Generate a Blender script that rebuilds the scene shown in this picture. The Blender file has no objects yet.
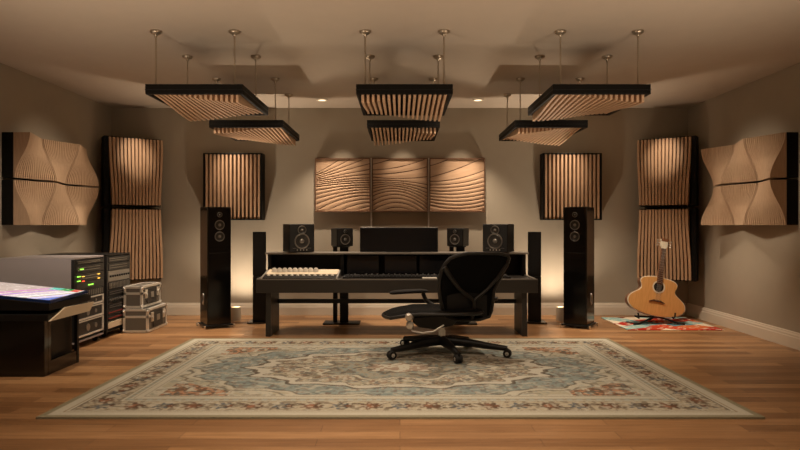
import bpy, bmesh, math, random
import numpy as np
from mathutils import Vector, Matrix
random.seed(7)
PI = math.pi
C = bpy.context.scene.collection
F = 620.0; H = 1.3
def X(px, Y): return (px-400)*Y/F
def Z(py, Y): return H-(py-225)*Y/F

# ------------------------------------------------------------------ materials
def mat(name, col, rough=.5, metal=0., spec=.5, coat=0., emit=None, es=0., bump=0., bscale=40., var=0., vscale=6., alpha=1.):
    m = bpy.data.materials.new(name); m.use_nodes = True
    nt = m.node_tree; b = nt.nodes['Principled BSDF']
    b.inputs['Base Color'].default_value = (*col, 1); b.inputs['Roughness'].default_value = rough
    b.inputs['Metallic'].default_value = metal; b.inputs['Specular IOR Level'].default_value = spec
    b.inputs['Coat Weight'].default_value = coat; b.inputs['Coat Roughness'].default_value = .08
    if emit: b.inputs['Emission Color'].default_value = (*emit, 1); b.inputs['Emission Strength'].default_value = es
    tc = nt.nodes.new('ShaderNodeTexCoord')
    n = nt.nodes.new('ShaderNodeTexNoise'); n.inputs['Scale'].default_value = vscale; n.inputs['Detail'].default_value = 4
    nt.links.new(tc.outputs['Object'], n.inputs['Vector'])
    mx = nt.nodes.new('ShaderNodeMix'); mx.data_type = 'RGBA'
    v = max(var, .04)
    mx.inputs[6].default_value = tuple(c*(1-v) for c in col)+(1,); mx.inputs[7].default_value = tuple(min(1, c*(1+v)) for c in col)+(1,)
    nt.links.new(n.outputs['Fac'], mx.inputs[0]); nt.links.new(mx.outputs[2], b.inputs['Base Color'])
    if bump:
        n2 = nt.nodes.new('ShaderNodeTexNoise'); n2.inputs['Scale'].default_value = bscale
        nt.links.new(tc.outputs['Object'], n2.inputs['Vector'])
        bp = nt.nodes.new('ShaderNodeBump'); bp.inputs['Strength'].default_value = bump; bp.inputs['Distance'].default_value = .01
        nt.links.new(n2.outputs['Fac'], bp.inputs['Height']); nt.links.new(bp.outputs['Normal'], b.inputs['Normal'])
    return m

def wood(name, c1, c2, rough=.45, stretch=(1, 1, 12), scale=9.):
    m = mat(name, c1, rough)
    nt = m.node_tree; b = nt.nodes['Principled BSDF']
    tc = nt.nodes.new('ShaderNodeTexCoord'); mp = nt.nodes.new('ShaderNodeMapping')
    mp.inputs['Scale'].default_value = tuple(scale*12/s for s in stretch)
    nt.links.new(tc.outputs['Object'], mp.inputs['Vector'])
    n = nt.nodes.new('ShaderNodeTexNoise'); n.inputs['Scale'].default_value = .6; n.inputs['Detail'].default_value = 6
    nt.links.new(mp.outputs[0], n.inputs['Vector'])
    r = nt.nodes.new('ShaderNodeValToRGB'); r.color_ramp.elements[0].position = .3; r.color_ramp.elements[1].position = .7
    r.color_ramp.elements[0].color = (*c2, 1); r.color_ramp.elements[1].color = (*c1, 1)
    nt.links.new(n.outputs['Fac'], r.inputs[0]); nt.links.new(r.outputs[0], b.inputs['Base Color'])
    return m

M = {}
M['wall'] = mat('wall_paint', (.385, .334, .260), .85, bump=.08, bscale=220, var=.02, spec=.2)
M['ceil'] = mat('ceiling_paint', (.52, .445, .36), .9, bump=.05, bscale=150, var=.02, spec=.2)
M['trim'] = mat('trim_paint', (.68, .61, .50), .4)
M['slat'] = wood('light_oak', (.56, .36, .22), (.45, .28, .165), .5, (1, 1, 10))
M['slatY'] = wood('light_oak_cross', (.70, .47, .30), (.58, .38, .235), .5, (1, 10, 1))
M['fin'] = wood('pale_oak_fin', (.56, .395, .262), (.47, .325, .212), .55, (1, 1, 8))
M['wave'] = wood('carved_oak', (.60, .40, .26), (.54, .35, .22), .45, (8, 1, 1), 5)
M['groove'] = mat('dark_wood_and_groove_shade', (.13, .062, .03), .6)
M['frame'] = mat('black_frame', (.0035, .003, .0025), .55, spec=.2)
M['backing'] = mat('black_felt', (.012, .009, .007), .9)
M['gloss'] = mat('piano_black', (.003, .0028, .0026), .16, coat=.25)
M['black'] = mat('satin_black', (.007, .0065, .006), .42, spec=.35)
M['matte'] = mat('matt_black', (.009, .0085, .008), .7)
M['rubber'] = mat('rubber', (.012, .011, .0105), .8)
M['cone'] = mat('driver_cone', (.05, .047, .043), .3, metal=.4)
M['ring'] = mat('driver_ring', (.34, .32, .29), .28, metal=.8)
M['steel'] = mat('brushed_steel', (.72, .69, .64), .32, metal=.85, var=.1)
M['alu'] = mat('aluminium_edge', (.80, .77, .70), .35, metal=.4)
M['brass'] = mat('antique_brass', (.45, .38, .29), .38, metal=.8)
M['desk'] = mat('graphite_desk', (.034, .029, .024), .45, var=.08)
M['desktrim'] = mat('desk_edge', (.22, .195, .165), .4, metal=.3)
M['deskleg'] = mat('desk_leg', (.028, .024, .02), .5)
M['cream'] = mat('cream_laminate', (.74, .62, .45), .5)
M['white'] = mat('white_plastic', (.72, .68, .60), .35)
M['grey'] = mat('grey_enamel', (.50, .47, .49), .42)
M['rackface'] = mat('rack_face', (.02, .02, .02), .4)
M['racksil'] = mat('silver_face', (.34, .32, .29), .4, metal=.6)
M['redline'] = mat('red_trim', (.30, .03, .02), .4)
M['case'] = mat('case_laminate', (.15, .14, .122), .45)
M['casedark'] = mat('case_recess', (.04, .037, .033), .6)
M['spruce'] = wood('spruce_top', (.72, .39, .14), (.62, .32, .10), .28, (1, 1, 14), 14)
M['bind'] = mat('ivory_binding', (.72, .66, .52), .4)
M['rosewood'] = wood('rosewood', (.12, .055, .03), (.07, .03, .018), .4)
M['side'] = mat('mahogany_side', (.20, .085, .04), .35)
M['mesh'] = mat('mesh_fabric', (.005, .0047, .0044), .8, spec=.15, bump=.5, bscale=400)
M['chairframe'] = mat('chair_frame', (.022, .020, .018), .42, spec=.4)
M['bulb'] = mat('lamp_lens', (1, .9, .7), .4, emit=(1, .78, .5), es=.9)
M['uplens'] = mat('uplight_lens', (1, .9, .7), .4, emit=(1, .72, .42), es=3.5)
M['uphouse'] = mat('uplight_housing', (.55, .47, .36), .5)
M['ledg'] = mat('green_led', (.2, .9, .1), .4, emit=(.35, 1, .08), es=.9)
M['leda'] = mat('amber_led', (1, .6, .1), .4, emit=(1, .55, .08), es=.9)
M['ledr'] = mat('red_led', (1, .1, .05), .4, emit=(1, .08, .03), es=1.5)
M['scr'] = mat('dark_screen', (.008, .008, .009), .18)

def floor_mat():
    m = bpy.data.materials.new('oak_floor'); m.use_nodes = True
    nt = m.node_tree; b = nt.nodes['Principled BSDF']; L = nt.links.new
    tc = nt.nodes.new('ShaderNodeTexCoord')
    br = nt.nodes.new('ShaderNodeTexBrick'); br.inputs['Scale'].default_value = 1
    br.inputs['Brick Width'].default_value = 1.35; br.inputs['Row Height'].default_value = .13
    br.inputs['Mortar Size'].default_value = .0016; br.inputs['Mortar Smooth'].default_value = .1
    br.offset = .37; br.offset_frequency = 2
    br.inputs['Color1'].default_value = (0, 0, 0, 1); br.inputs['Color2'].default_value = (1, 1, 1, 1); br.inputs['Mortar'].default_value = (.5, .5, .5, 1)
    L(tc.outputs['Object'], br.inputs['Vector'])
    r = nt.nodes.new('ShaderNodeValToRGB'); e = r.color_ramp.elements
    e[0].color = (.235, .118, .050, 1); e[1].color = (.50, .285, .135, 1); e.new(.5).color = (.35, .185, .083, 1)
    L(br.outputs['Color'], r.inputs[0])
    mp = nt.nodes.new('ShaderNodeMapping'); mp.inputs['Scale'].default_value = (1.6, 26, 1)
    L(tc.outputs['Object'], mp.inputs['Vector'])
    n = nt.nodes.new('ShaderNodeTexNoise'); n.inputs['Scale'].default_value = 1.5; n.inputs['Detail'].default_value = 7; n.inputs['Distortion'].default_value = .6
    L(mp.outputs[0], n.inputs['Vector'])
    g = nt.nodes.new('ShaderNodeValToRGB'); g.color_ramp.elements[0].position = .3; g.color_ramp.elements[1].position = .72
    g.color_ramp.elements[0].color = (.72, .68, .62, 1); g.color_ramp.elements[1].color = (1.1, 1.1, 1.1, 1)
    L(n.outputs['Fac'], g.inputs[0])
    mx = nt.nodes.new('ShaderNodeMix'); mx.data_type = 'RGBA'; mx.blend_type = 'MULTIPLY'; mx.inputs[0].default_value = 1
    L(r.outputs[0], mx.inputs[6]); L(g.outputs[0], mx.inputs[7])
    mo = nt.nodes.new('ShaderNodeMix'); mo.data_type = 'RGBA'; L(br.outputs['Fac'], mo.inputs[0])
    L(mx.outputs[2], mo.inputs[6]); mo.inputs[7].default_value = (.09, .04, .018, 1)
    L(mo.outputs[2], b.inputs['Base Color'])
    b.inputs['Roughness'].default_value = .38; b.inputs['Specular IOR Level'].default_value = .4
    bp = nt.nodes.new('ShaderNodeBump'); bp.inputs['Strength'].default_value = .15; bp.inputs['Distance'].default_value = .004
    L(n.outputs['Fac'], bp.inputs['Height']); L(bp.outputs['Normal'], b.inputs['Normal'])
    return m
M['floor'] = floor_mat()

def attr_mat(name, rough=.9, emit=0., noise=.15, nscale=60.):
    m = bpy.data.materials.new(name); m.use_nodes = True
    nt = m.node_tree; b = nt.nodes['Principled BSDF']; L = nt.links.new
    a = nt.nodes.new('ShaderNodeAttribute'); a.attribute_name = 'pattern'
    tc = nt.nodes.new('ShaderNodeTexCoord'); n = nt.nodes.new('ShaderNodeTexNoise'); n.inputs['Scale'].default_value = nscale
    L(tc.outputs['Object'], n.inputs['Vector'])
    r = nt.nodes.new('ShaderNodeValToRGB'); r.color_ramp.elements[0].color = (1-noise,)*3+(1,); r.color_ramp.elements[1].color = (1+noise,)*3+(1,)
    L(n.outputs['Fac'], r.inputs[0])
    mx = nt.nodes.new('ShaderNodeMix'); mx.data_type = 'RGBA'; mx.blend_type = 'MULTIPLY'; mx.inputs[0].default_value = 1
    L(a.outputs['Color'], mx.inputs[6]); L(r.outputs[0], mx.inputs[7]); L(mx.outputs[2], b.inputs['Base Color'])
    b.inputs['Roughness'].default_value = rough
    if emit:
        b.inputs['Emission Strength'].default_value = emit; L(mx.outputs[2], b.inputs['Emission Color'])
    else:
        b.inputs['Specular IOR Level'].default_value = .1
        bp = nt.nodes.new('ShaderNodeBump'); bp.inputs['Strength'].default_value = .4; bp.inputs['Distance'].default_value = .004
        L(n.outputs['Fac'], bp.inputs['Height']); L(bp.outputs['Normal'], b.inputs['Normal'])
    return m
M['rug'] = attr_mat('rug_pile', .95)
M['rug2'] = attr_mat('small_rug_pile', .95)
M['display'] = attr_mat('display_glass', .15, emit=.42, noise=0.)

# ------------------------------------------------------------------ mesh helpers
class MB:
    def __init__(s): s.bm = bmesh.new(); s.mi = 0
    def _f(s, vs):
        try: f = s.bm.faces.new(vs); f.material_index = s.mi; return f
        except ValueError: return None
    def box(s, x0, x1, y0, y1, z0, z1, mtx=None):
        v = [Vector((x, y, z)) for z in (z0, z1) for y in (y0, y1) for x in (x0, x1)]
        if mtx: v = [mtx @ p for p in v]
        v = [s.bm.verts.new(p) for p in v]
        for q in ((0, 2, 3, 1), (4, 5, 7, 6), (0, 1, 5, 4), (2, 6, 7, 3), (0, 4, 6, 2), (1, 3, 7, 5)): s._f([v[i] for i in q])
        return s
    def cyl(s, p0, p1, r0, r1=None, n=16, caps=True):
        r1 = r0 if r1 is None else r1
        p0 = Vector(p0); p1 = Vector(p1); q = (p1-p0).to_track_quat('Z', 'Y')
        a = [s.bm.verts.new(p0+q @ Vector((r0*math.cos(2*PI*i/n), r0*math.sin(2*PI*i/n), 0))) for i in range(n)]
        b = [s.bm.verts.new(p1+q @ Vector((r1*math.cos(2*PI*i/n), r1*math.sin(2*PI*i/n), 0))) for i in range(n)]
        for i in range(n): s._f([a[i], a[(i+1) % n], b[(i+1) % n], b[i]])
        if caps: s._f(a[::-1]); s._f(b)
        return s
    def tube(s, pts, r, n=10, closed=False):
        pts = [Vector(p) for p in pts]; k = len(pts); rr = r if isinstance(r, (list, tuple)) else [r]*k
        rings = []; up = Vector((0, 0, 1))
        for i, p in enumerate(pts):
            a = pts[(i-1) % k] if (closed or i) else p; b = pts[(i+1) % k] if (closed or i < k-1) else p
            t = (b-a).normalized()
            u = t.cross(Vector((0, 1, 0)) if abs(t.y) < .9 else Vector((1, 0, 0))).normalized(); w = t.cross(u).normalized()
            rings.append([s.bm.verts.new(p+u*rr[i]*math.cos(2*PI*j/n)+w*rr[i]*math.sin(2*PI*j/n)) for j in range(n)])
        for i in range(k if closed else k-1):
            A, B = rings[i], rings[(i+1) % k]
            for j in range(n): s._f([A[j], A[(j+1) % n], B[(j+1) % n], B[j]])
        if not closed: s._f(rings[0][::-1]); s._f(rings[-1])
        return s
    def lathe(s, prof, c=(0, 0, 0), axis=(0, 0, 1), n=28):
        c = Vector(c); q = Vector(axis).to_track_quat('Z', 'Y'); rings = []
        for r, h in prof:
            if r < 1e-5: rings.append([s.bm.verts.new(c+q @ Vector((0, 0, h)))])
            else: rings.append([s.bm.verts.new(c+q @ Vector((r*math.cos(2*PI*j/n), r*math.sin(2*PI*j/n), h))) for j in range(n)])
        for A, B in zip(rings, rings[1:]):
            for j in range(n):
                a = [A[j % len(A)], A[(j+1) % n % len(A)], B[(j+1) % n % len(B)], B[j % len(B)]]
                u = []
                for x in a:
                    if x not in u: u.append(x)
                if len(u) > 2: s._f(u)
        return s
    def rib(s, st, fn):
        """loft of rectangles; st = list of (w, halfwidth, t, d0, d1); fn(w, t, d) -> point"""
        rings = [[s.bm.verts.new(fn(w+sw*hw, t, d)) for sw, d in ((-1, d0), (1, d0), (1, d1), (-1, d1))] for w, hw, t, d0, d1 in st]
        for A, B in zip(rings, rings[1:]):
            for j in range(4): s._f([A[j], A[(j+1) % 4], B[(j+1) % 4], B[j]])
        s._f(rings[0][::-1]); s._f(rings[-1]); return s
    def prism(s, poly, y0, y1, fn=lambda a, b, y: Vector((a, y, b))):
        A = [s.bm.verts.new(fn(a, b, y0)) for a, b in poly]; B = [s.bm.verts.new(fn(a, b, y1)) for a, b in poly]
        n = len(poly)
        for i in range(n): s._f([A[i], A[(i+1) % n], B[(i+1) % n], B[i]])
        s._f(A[::-1]); s._f(B); return s
    def build(s, name, mats, parent=None, bevel=0., smooth=False, loc=None):
        bmesh.ops.recalc_face_normals(s.bm, faces=s.bm.faces[:])
        me = bpy.data.meshes.new(name); s.bm.to_mesh(me); s.bm.free()
        for m in (mats if isinstance(mats, (list, tuple)) else [mats]): me.materials.append(m)
        if smooth: me.polygons.foreach_set('use_smooth', [True]*len(me.polygons))
        o = bpy.data.objects.new(name, me); C.objects.link(o)
        if parent: o.parent = parent
        if loc: o.location = loc
        if bevel:
            b = o.modifiers.new('bevel', 'BEVEL'); b.width = bevel; b.segments = 2; b.limit_method = 'ANGLE'; b.angle_limit = math.radians(40)
        if smooth:
            e = o.modifiers.new('edges', 'EDGE_SPLIT'); e.split_angle = math.radians(42)
        return o

def tag(o, label, cat, group=None):
    o['label'] = label; o['category'] = cat
    if group: o['group'] = group
    return o
def thing(name, label, cat, loc=(0, 0, 0), rz=0., group=None):
    o = bpy.data.objects.new(name, None); C.objects.link(o); o.location = loc; o.rotation_euler = (0, 0, rz); o.empty_display_size = .1
    return tag(o, label, cat, group)
def struct(name, mb, m, bevel=0.):
    o = mb.build(name, m, bevel=bevel); o['kind'] = 'structure'; return o
def copy_tree(src, parent=None):
    c = src.copy(); C.objects.link(c)
    if parent: c.parent = parent
    for ch in list(src.children): copy_tree(ch, c)
    return c

# ------------------------------------------------------------------ room
WX = 4.16; YB = 8.956; YF = -1.6; ZC = 2.99
struct('floor', MB().box(-WX-.1, WX+.1, YF-.1, YB+.1, -.1, 0), M['floor'])
struct('ceiling', MB().box(-WX-.1, WX+.1, YF-.1, YB+.1, ZC, ZC+.1), M['ceil'])
struct('wall_back', MB().box(-WX-.1, WX+.1, YB, YB+.1, 0, ZC), M['wall'])
struct('wall_front', MB().box(-WX-.1, WX+.1, YF-.1, YF, 0, ZC), M['wall'])
struct('wall_left', MB().box(-WX-.1, -WX, YF, YB, 0, ZC), M['wall'])
struct('wall_right', MB().box(WX, WX+.1, YF, YB, 0, ZC), M['wall'])
def skirting(name, fn, L0, L1):
    prof = [(0, 0), (.022, 0), (.022, .115), (.017, .125), (.017, .142), (.011, .155), (.008, .172), (0, .175)]
    m = MB(); m.prism(prof, L0, L1, fn); struct(name, m, M['trim'])
skirting('baseboard_back', lambda a, b, y: Vector((y, YB-a, b)), -WX+.03, WX-.03)
skirting('baseboard_left', lambda a, b, y: Vector((-WX+a, y, b)), YF, YB)
skirting('baseboard_right', lambda a, b, y: Vector((WX-a, y, b)), YF, YB)
skirting('baseboard_front', lambda a, b, y: Vector((y, YF+a, b)), -WX+.03, WX-.03)

# ------------------------------------------------------------------ recessed lights
def downlight(x, y, label):
    t = thing('recessed_downlight', label, 'ceiling light', (x, y, ZC), 0, 'recessed ceiling downlights')
    MB().lathe([(.05, -.001), (.075, -.001), (.08, -.004), (.078, -.009), (.052, -.006), (.05, -.001)]).build('trim_ring', M['trim'], t, smooth=True)
    MB().lathe([(0, -.004), (.05, -.004), (.05, -.0015), (0, -.0015)]).build('lens', M['bulb'], t)
YD = 1.69*F/125
downlight(X(322, YD), YD, 'small round recessed ceiling downlight left of the middle hanging panels')
downlight(X(478, YD), YD, 'small round recessed ceiling downlight right of the middle hanging panels')

# ------------------------------------------------------------------ hanging ceiling panels
def hanging(x0, x1, yf, yb, ztop, mx, my, typ, label):
    cx = (x0+x1)/2; cy = (yf+yb)/2; hw = (x1-x0)/2; hd = (yb-yf)/2
    t = thing('hanging_acoustic_panel', label, 'acoustic panel', (cx, cy, ztop-.085), 0, 'slatted panels hung from the ceiling')
    h = .085
    fr = MB()
    for a in ((-hw, hw, -hd, -hd+.03), (-hw, hw, hd-.03, hd), (-hw, -hw+.03, -hd+.03, hd-.03), (hw-.03, hw, -hd+.03, hd-.03)):
        fr.box(a[0], a[1], a[2], a[3], 0, h)
    fr.build('frame', M['frame'], t, bevel=.003)
    g = MB()
    for a in ((-hw-.002, hw+.002, -hd-.002, -hd+.01), (-hw-.002, hw+.002, hd-.01, hd+.002), (-hw-.002, -hw+.01, -hd, hd), (hw-.01, hw+.002, -hd, hd)): g.box(a[0], a[1], a[2], a[3], h*.42, h*.5)
    g.build('edge_band', M['black'], t)
    MB().box(-hw+.03, hw-.03, -hd+.03, hd-.03, h*.55, h*.8).build('backing_board', M['backing'], t)
    m = MB(); N = 17
    for i in range(N):
        u = (i+.5)/N; w = -hw+.032+(2*hw-.064)*u; st = []
        for k in range(17):
            s = k/16
            a = u if typ == 'A' else 1-u
            f = (1-a)*(1-s)+a*s                     # A: hangs at front-left and back-right
            f = f*f*(3-2*f)
            st.append((w, .0105, -hd+.031+(2*hd-.062)*s, .05, -.075*f+.012))
        m.rib(st, lambda w, q, d: Vector((w, q, d)))
    m.build('slats', M['slatY'], t)
    for ax in [q*1.0125 for q in mx]:
        for ay in my:
            c = MB(); lx = ax-cx; ly = ay-cy; top = ZC-(ztop-.085)
            n = 26
            c.cyl((lx, ly, h*.5), (lx, ly, top-.02), .0035, n=6)
            for k in range(n):
                z = h+.01+(top-.04-h)*(k+.5)/n
                c.cyl((lx, ly, z-.006), (lx, ly, z+.006), .008, n=6)
            c.build('hanging_cord', M['brass'], t)
            MB().lathe([(0, -.05), (.010, -.05), (.016, -.036), (.042, -.024), (.050, -.012), (.050, 0), (0, 0)], (lx, ly, top)).build('ceiling_canopy', M['brass'], t, smooth=True)
yf1, yb1, yf2, yb2 = 5.22, 6.25, 6.95, 8.08
m1 = (5.40, 6.2); m2 = (7.15, 8.02)
hanging(-2.147, -1.325, yf1, yb1, 2.487, (-2.10, -1.424), m1, 'B', 'slatted wooden panel hung from the ceiling, front left of the six')
hanging(-.370, .446, yf1, yb1, 2.487, (-.30, .378), m1, 'A', 'slatted wooden panel hung from the ceiling, front middle of the six')
hanging(1.288, 2.113, yf1, yb1, 2.487, (1.38, 2.047), m1, 'B', 'slatted wooden panel hung from the ceiling, front right of the six')
hanging(-2.141, -1.311, yf2, yb2, 2.478, (-2.09, -1.42), m2, 'A', 'slatted wooden panel hung from the ceiling, smaller-looking rear left of the six')
hanging(-.370, .448, yf2, yb2, 2.478, (-.30, .378), m2, 'B', 'slatted wooden panel hung from the ceiling, smaller-looking rear middle of the six')
hanging(1.289, 2.107, yf2, yb2, 2.478, (1.37, 2.05), m2, 'A', 'slatted wooden panel hung from the ceiling, smaller-looking rear right of the six')

# ------------------------------------------------------------------ flat slat panels on back wall
def flat_panel(x0, x1, label):
    yf = 8.76; zt = Z(153, yf); zb = Z(220, yf); cx = (x0+x1)/2; hw = (x1-x0)/2; hh = zt-zb; d = YB-yf
    t = thing('slatted_wall_panel', label, 'acoustic panel', (cx, YB, zb), 0, 'square slatted wall panels behind the tower speakers')
    fr = MB(); b = .018
    fr.box(-hw, -hw+b, -d, -.001, 0, hh).box(hw-b, hw, -d, -.001, 0, hh).box(-hw+b, hw-b, -d, -.001, 0, b).box(-hw+b, hw-b, -d, -.001, hh-b, hh)
    fr.build('frame', M['frame'], t, bevel=.002)
    MB().box(-hw+b, hw-b, -.08, -.05, b, hh-b).build('backing_board', M['backing'], t)
    m = MB(); N = 14
    for i in range(N):
        w = -hw+b+(2*hw-2*b)*(i+.5)/N
        m.box(w-.0140, w+.0140, -d+.008, -.08, b, hh-b)
    m.build('slats', M['slat'], t, bevel=.002)
flat_panel(X(203, 8.76), X(262, 8.76), 'square panel of vertical wood slats on the back wall behind the left tall tower speaker')
flat_panel(X(543, 8.76), X(602, 8.76), 'square panel of vertical wood slats on the back wall behind the right tall tower speaker')

# ------------------------------------------------------------------ corner slat panels (upper and lower on each side)
def corner(side, upper, label):
    th = math.radians(35); w = .717; Y1 = 8.385; x1 = -(292/F)*Y1
    zt, zb = (2.507, 1.565) if upper else (1.525, .537)
    hh = zt-zb; D = .19
    # local frame: a along the face, d out of the face
    def fn(a, tz, d):
        x = x1+a*math.cos(th)+d*math.sin(th); y = Y1+a*math.sin(th)-d*math.cos(th)
        return Vector((x*side, y, tz))
    base = fn(w/2, zb, -D/2)
    f2 = lambda a, tz, d: fn(a, tz+zb, d)-base
    t = thing('corner_slat_panel', label, 'acoustic panel', base, 0, 'tall wavy slat panels in the corners')
    fr = MB()
    b = .02
    for st in ([(b/2-.03, b/2+.02, 0, -D, -.0), (b/2-.03, b/2+.02, hh, -D, -.0)], [(w-.035, b/2, 0, -D, -.0), (w-.035, b/2, hh, -D, -.0)],
               [(w/2-.01, w/2-.02, 0, -D, .0), (w/2-.01, w/2-.02, b, -D, .0)], [(w/2-.01, w/2-.02, hh-b, -D, .0), (w/2-.01, w/2-.02, hh, -D, .0)]):
        fr.rib(st, f2)
    fr.build('frame', M['frame'], t, bevel=.002)
    MB().rib([(w/2-.01, w/2-.035, b, -.09, -.05), (w/2-.01, w/2-.035, hh-b, -.09, -.05)], f2).build('backing_board', M['backing'], t)
    m = MB(); N = 15
    for i in range(N):
        u = (i+.5)/N; st = []
        for k in range(29):
            s = k/28                                    # 0 bottom, 1 top
            s2 = s if upper else 1-s                    # flare at the outer end, pinch where the two meet
            fl = .90+.10*(.5-.5*math.cos(PI*min(1, s2*1.1)))
            c = w/2+(u-.5)*w*fl
            d = .022+.020*math.cos(PI*(s2-.15))+.003*math.sin(2*PI*(u*.7+s2*.8))
            st.append((c, .0155, .012+(hh-.024)*s, -.05, d+.02))
        m.rib(st, f2)
    m.build('slats', M['slat'], t)
corner(1, True, 'upper slatted wood panel in the left rear corner, above the flight cases')
corner(1, False, 'lower slatted wood panel in the left rear corner, just above the flight cases')
corner(-1, True, 'upper slatted wood panel in the right rear corner, above the guitar')
corner(-1, False, 'lower slatted wood panel in the right rear corner, behind the guitar neck')

# ------------------------------------------------------------------ sculpted side wall panels
def sidepanel(side, upper, label):
    y0, y1 = 6.47, 7.97; z0, z1 = 1.3, 2.27; zm = (z0+z1)/2
    a0, a1 = ((zm+.012, z1) if upper else (z0, zm-.012))
    base = Vector((side*WX, (y0+y1)/2, a0))
    fn = lambda a, tz, d: Vector((side*(WX-d), a, tz))-base
    t = thing('sculpted_wall_panel', label, 'acoustic panel', base, 0, 'sculpted finned panels on the side walls')
    fr = MB(); fr.rib([((y0+y1)/2, (y1-y0)/2, a0, .001, .122), ((y0+y1)/2, (y1-y0)/2, a1, .001, .122)], fn)
    fr.build('back_box', M['frame'], t, bevel=.003)
    m = MB(); N = 60
    for i in range(N):
        s = (i+.5)/N; y = y0+.004+(y1-y0-.008)*s; st = []
        for k in range(19):
            q = k/18; tz = a0+(a1-a0)*q
            g = math.cos(2*PI*(tz-z0)/(z1-z0))
            sg = 1 if side < 0 else -1
            tri = 1-2*abs(((3*s/2) % 1)*2-1) if False else 2*abs(((1.5*s+.0) % 1)*2-1)-1
            st.append((y, .0105 if i % 20 not in (0, 19) or i in (0, N-1) else .006, tz, .115, .215+.085*sg*g*tri))
        m.rib(st, fn)
    m.build('fins', M['fin'], t)
    q = MB(); q.rib([((y0+y1)/2, (y1-y0)/2-.006, a0+.003, .122, .126), ((y0+y1)/2, (y1-y0)/2-.006, a1-.003, .122, .126)], fn)
    q.build('backing_board', M['groove'], t)
sidepanel(-1, True, 'upper sculpted wood panel of rippling fins on the left wall')
sidepanel(-1, False, 'lower sculpted wood panel of rippling fins on the left wall')
sidepanel(1, True, 'upper sculpted wood panel of rippling fins on the right wall')
sidepanel(1, False, 'lower sculpted wood panel of rippling fins on the right wall')

# ------------------------------------------------------------------ carved wave tiles in the middle
def wave_tile(p0, p1, lines, label):
    yf = 8.87; x0, x1 = X(p0, yf), X(p1, yf); zt, zb = Z(158, yf), Z(212, yf); cx = (x0+x1)/2; hw = (x1-x0)/2; hh = zt-zb; d = YB-yf
    t = thing('carved_wave_panel', label, 'acoustic panel', (cx, YB, zb), 0, 'carved wave panels in a row on the back wall')
    b = .012
    fr = MB(); fr.box(-hw, -hw+b, -d, -.001, 0, hh).box(hw-b, hw, -d, -.001, 0, hh).box(-hw+b, hw-b, -d, -.001, 0, b).box(-hw+b, hw-b, -d, -.001, hh-b, hh)
    fr.build('frame', M['groove'], t)
    m = MB(); n = 36; W = 2*hw-2*b; HH = hh-2*b
    L = sorted(lines, key=lambda q: q[1])
    def v(l, u):
        a, m_, c = l; return a*(1-u)*(1-2*u)+m_*4*u*(1-u)+c*u*(2*u-1)
    cols = []
    for i in range(n+1):
        u = i/n; vs = [0.]+[min(1, max(0, v(l, u))) for l in L]+[1.]
        for k in range(1, len(vs)): vs[k] = max(vs[k], vs[k-1])
        cols.append((u, vs))
    P = lambda u, q, dep: m.bm.verts.new((-hw+b+W*u, -dep, b+HH*q))
    nb = len(L)+1; g = .011/HH
    for k in range(nb):
        ring = []
        for u, vs in cols:
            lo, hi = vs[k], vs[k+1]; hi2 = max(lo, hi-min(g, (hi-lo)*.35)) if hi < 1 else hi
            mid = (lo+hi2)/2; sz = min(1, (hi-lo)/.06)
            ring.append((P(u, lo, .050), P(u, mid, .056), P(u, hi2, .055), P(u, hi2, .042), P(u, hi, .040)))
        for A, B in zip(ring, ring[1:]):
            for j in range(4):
                m.mi = 0 if j < 2 else 1  # groove steps get a dark colour that stands in for their shade
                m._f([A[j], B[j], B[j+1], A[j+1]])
    m.mi = 0
    bmesh.ops.remove_doubles(m.bm, verts=m.bm.verts[:], dist=.0002)
    m.build('carved_face', [M['wave'], M['groove']], t)
    MB().box(-hw+b, hw-b, -.038, -.001, b, hh-b).build('backing_board', M['groove'], t)
T1 = [(.74, 1.05, 1.5), (.70, .93, 1.25), (.66, .85, 1.05), (.63, .78, .92), (.60, .71, .81), (.57, .66, .72), (.54, .61, .65), (.51, .57, .60), (.47, .53, .555), (.40, .48, .51), (.32, .43, .465), (.24, .37, .42), (.14, .31, .36), (.02, .24, .30), (-.12, .15, .24), (-.3, .04, .17), (-.5, -.1, .10), (-.7, -.25, .03)]
T2 = [(.91, 1.06, 1.3), (.80, .86, 1.02), (.72, .75, .86), (.66, .635, .67), (.60, .585, .52), (.55, .545, .44), (.495, .51, .36), (.44, .475, .29), (.37, .43, .215), (.30, .38, .14), (.21, .32, .07), (.12, .25, -.01), (.02, .17, -.1), (-.1, .08, -.2)]
T3 = [(.88, 1.08, 1.4), (.66, .82, 1.04), (.58, .63, .79), (.51, .54, .66), (.455, .47, .57), (.40, .40, .49), (.345, .33, .41), (.29, .26, .335), (.235, .19, .26), (.18, .12, .19), (.12, .05, .12), (.03, -.04, .05)]
wave_tile(315, 370.3, T1, 'square wood panel carved with fanning waves, leftmost of the three above the desk')
wave_tile(372, 427.8, T2, 'square wood panel carved with flowing waves, middle of the three above the desk')
wave_tile(429.6, 485, T3, 'square wood panel carved with dipping waves, rightmost of the three above the desk')
for px, lb in ((371.15, 'thin metal strip on the back wall between the left and middle carved panels'), (428.7, 'thin metal strip on the back wall between the middle and right carved panels')):
    x = X(px, 8.9)
    tag(MB().box(-.009, .009, -.06, -.001, .95, Z(158, 8.9)).build('mounting_rail', M['steel'], loc=(x, YB, 0)), lb, 'metal strip', 'metal strips between the carved panels')

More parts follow.
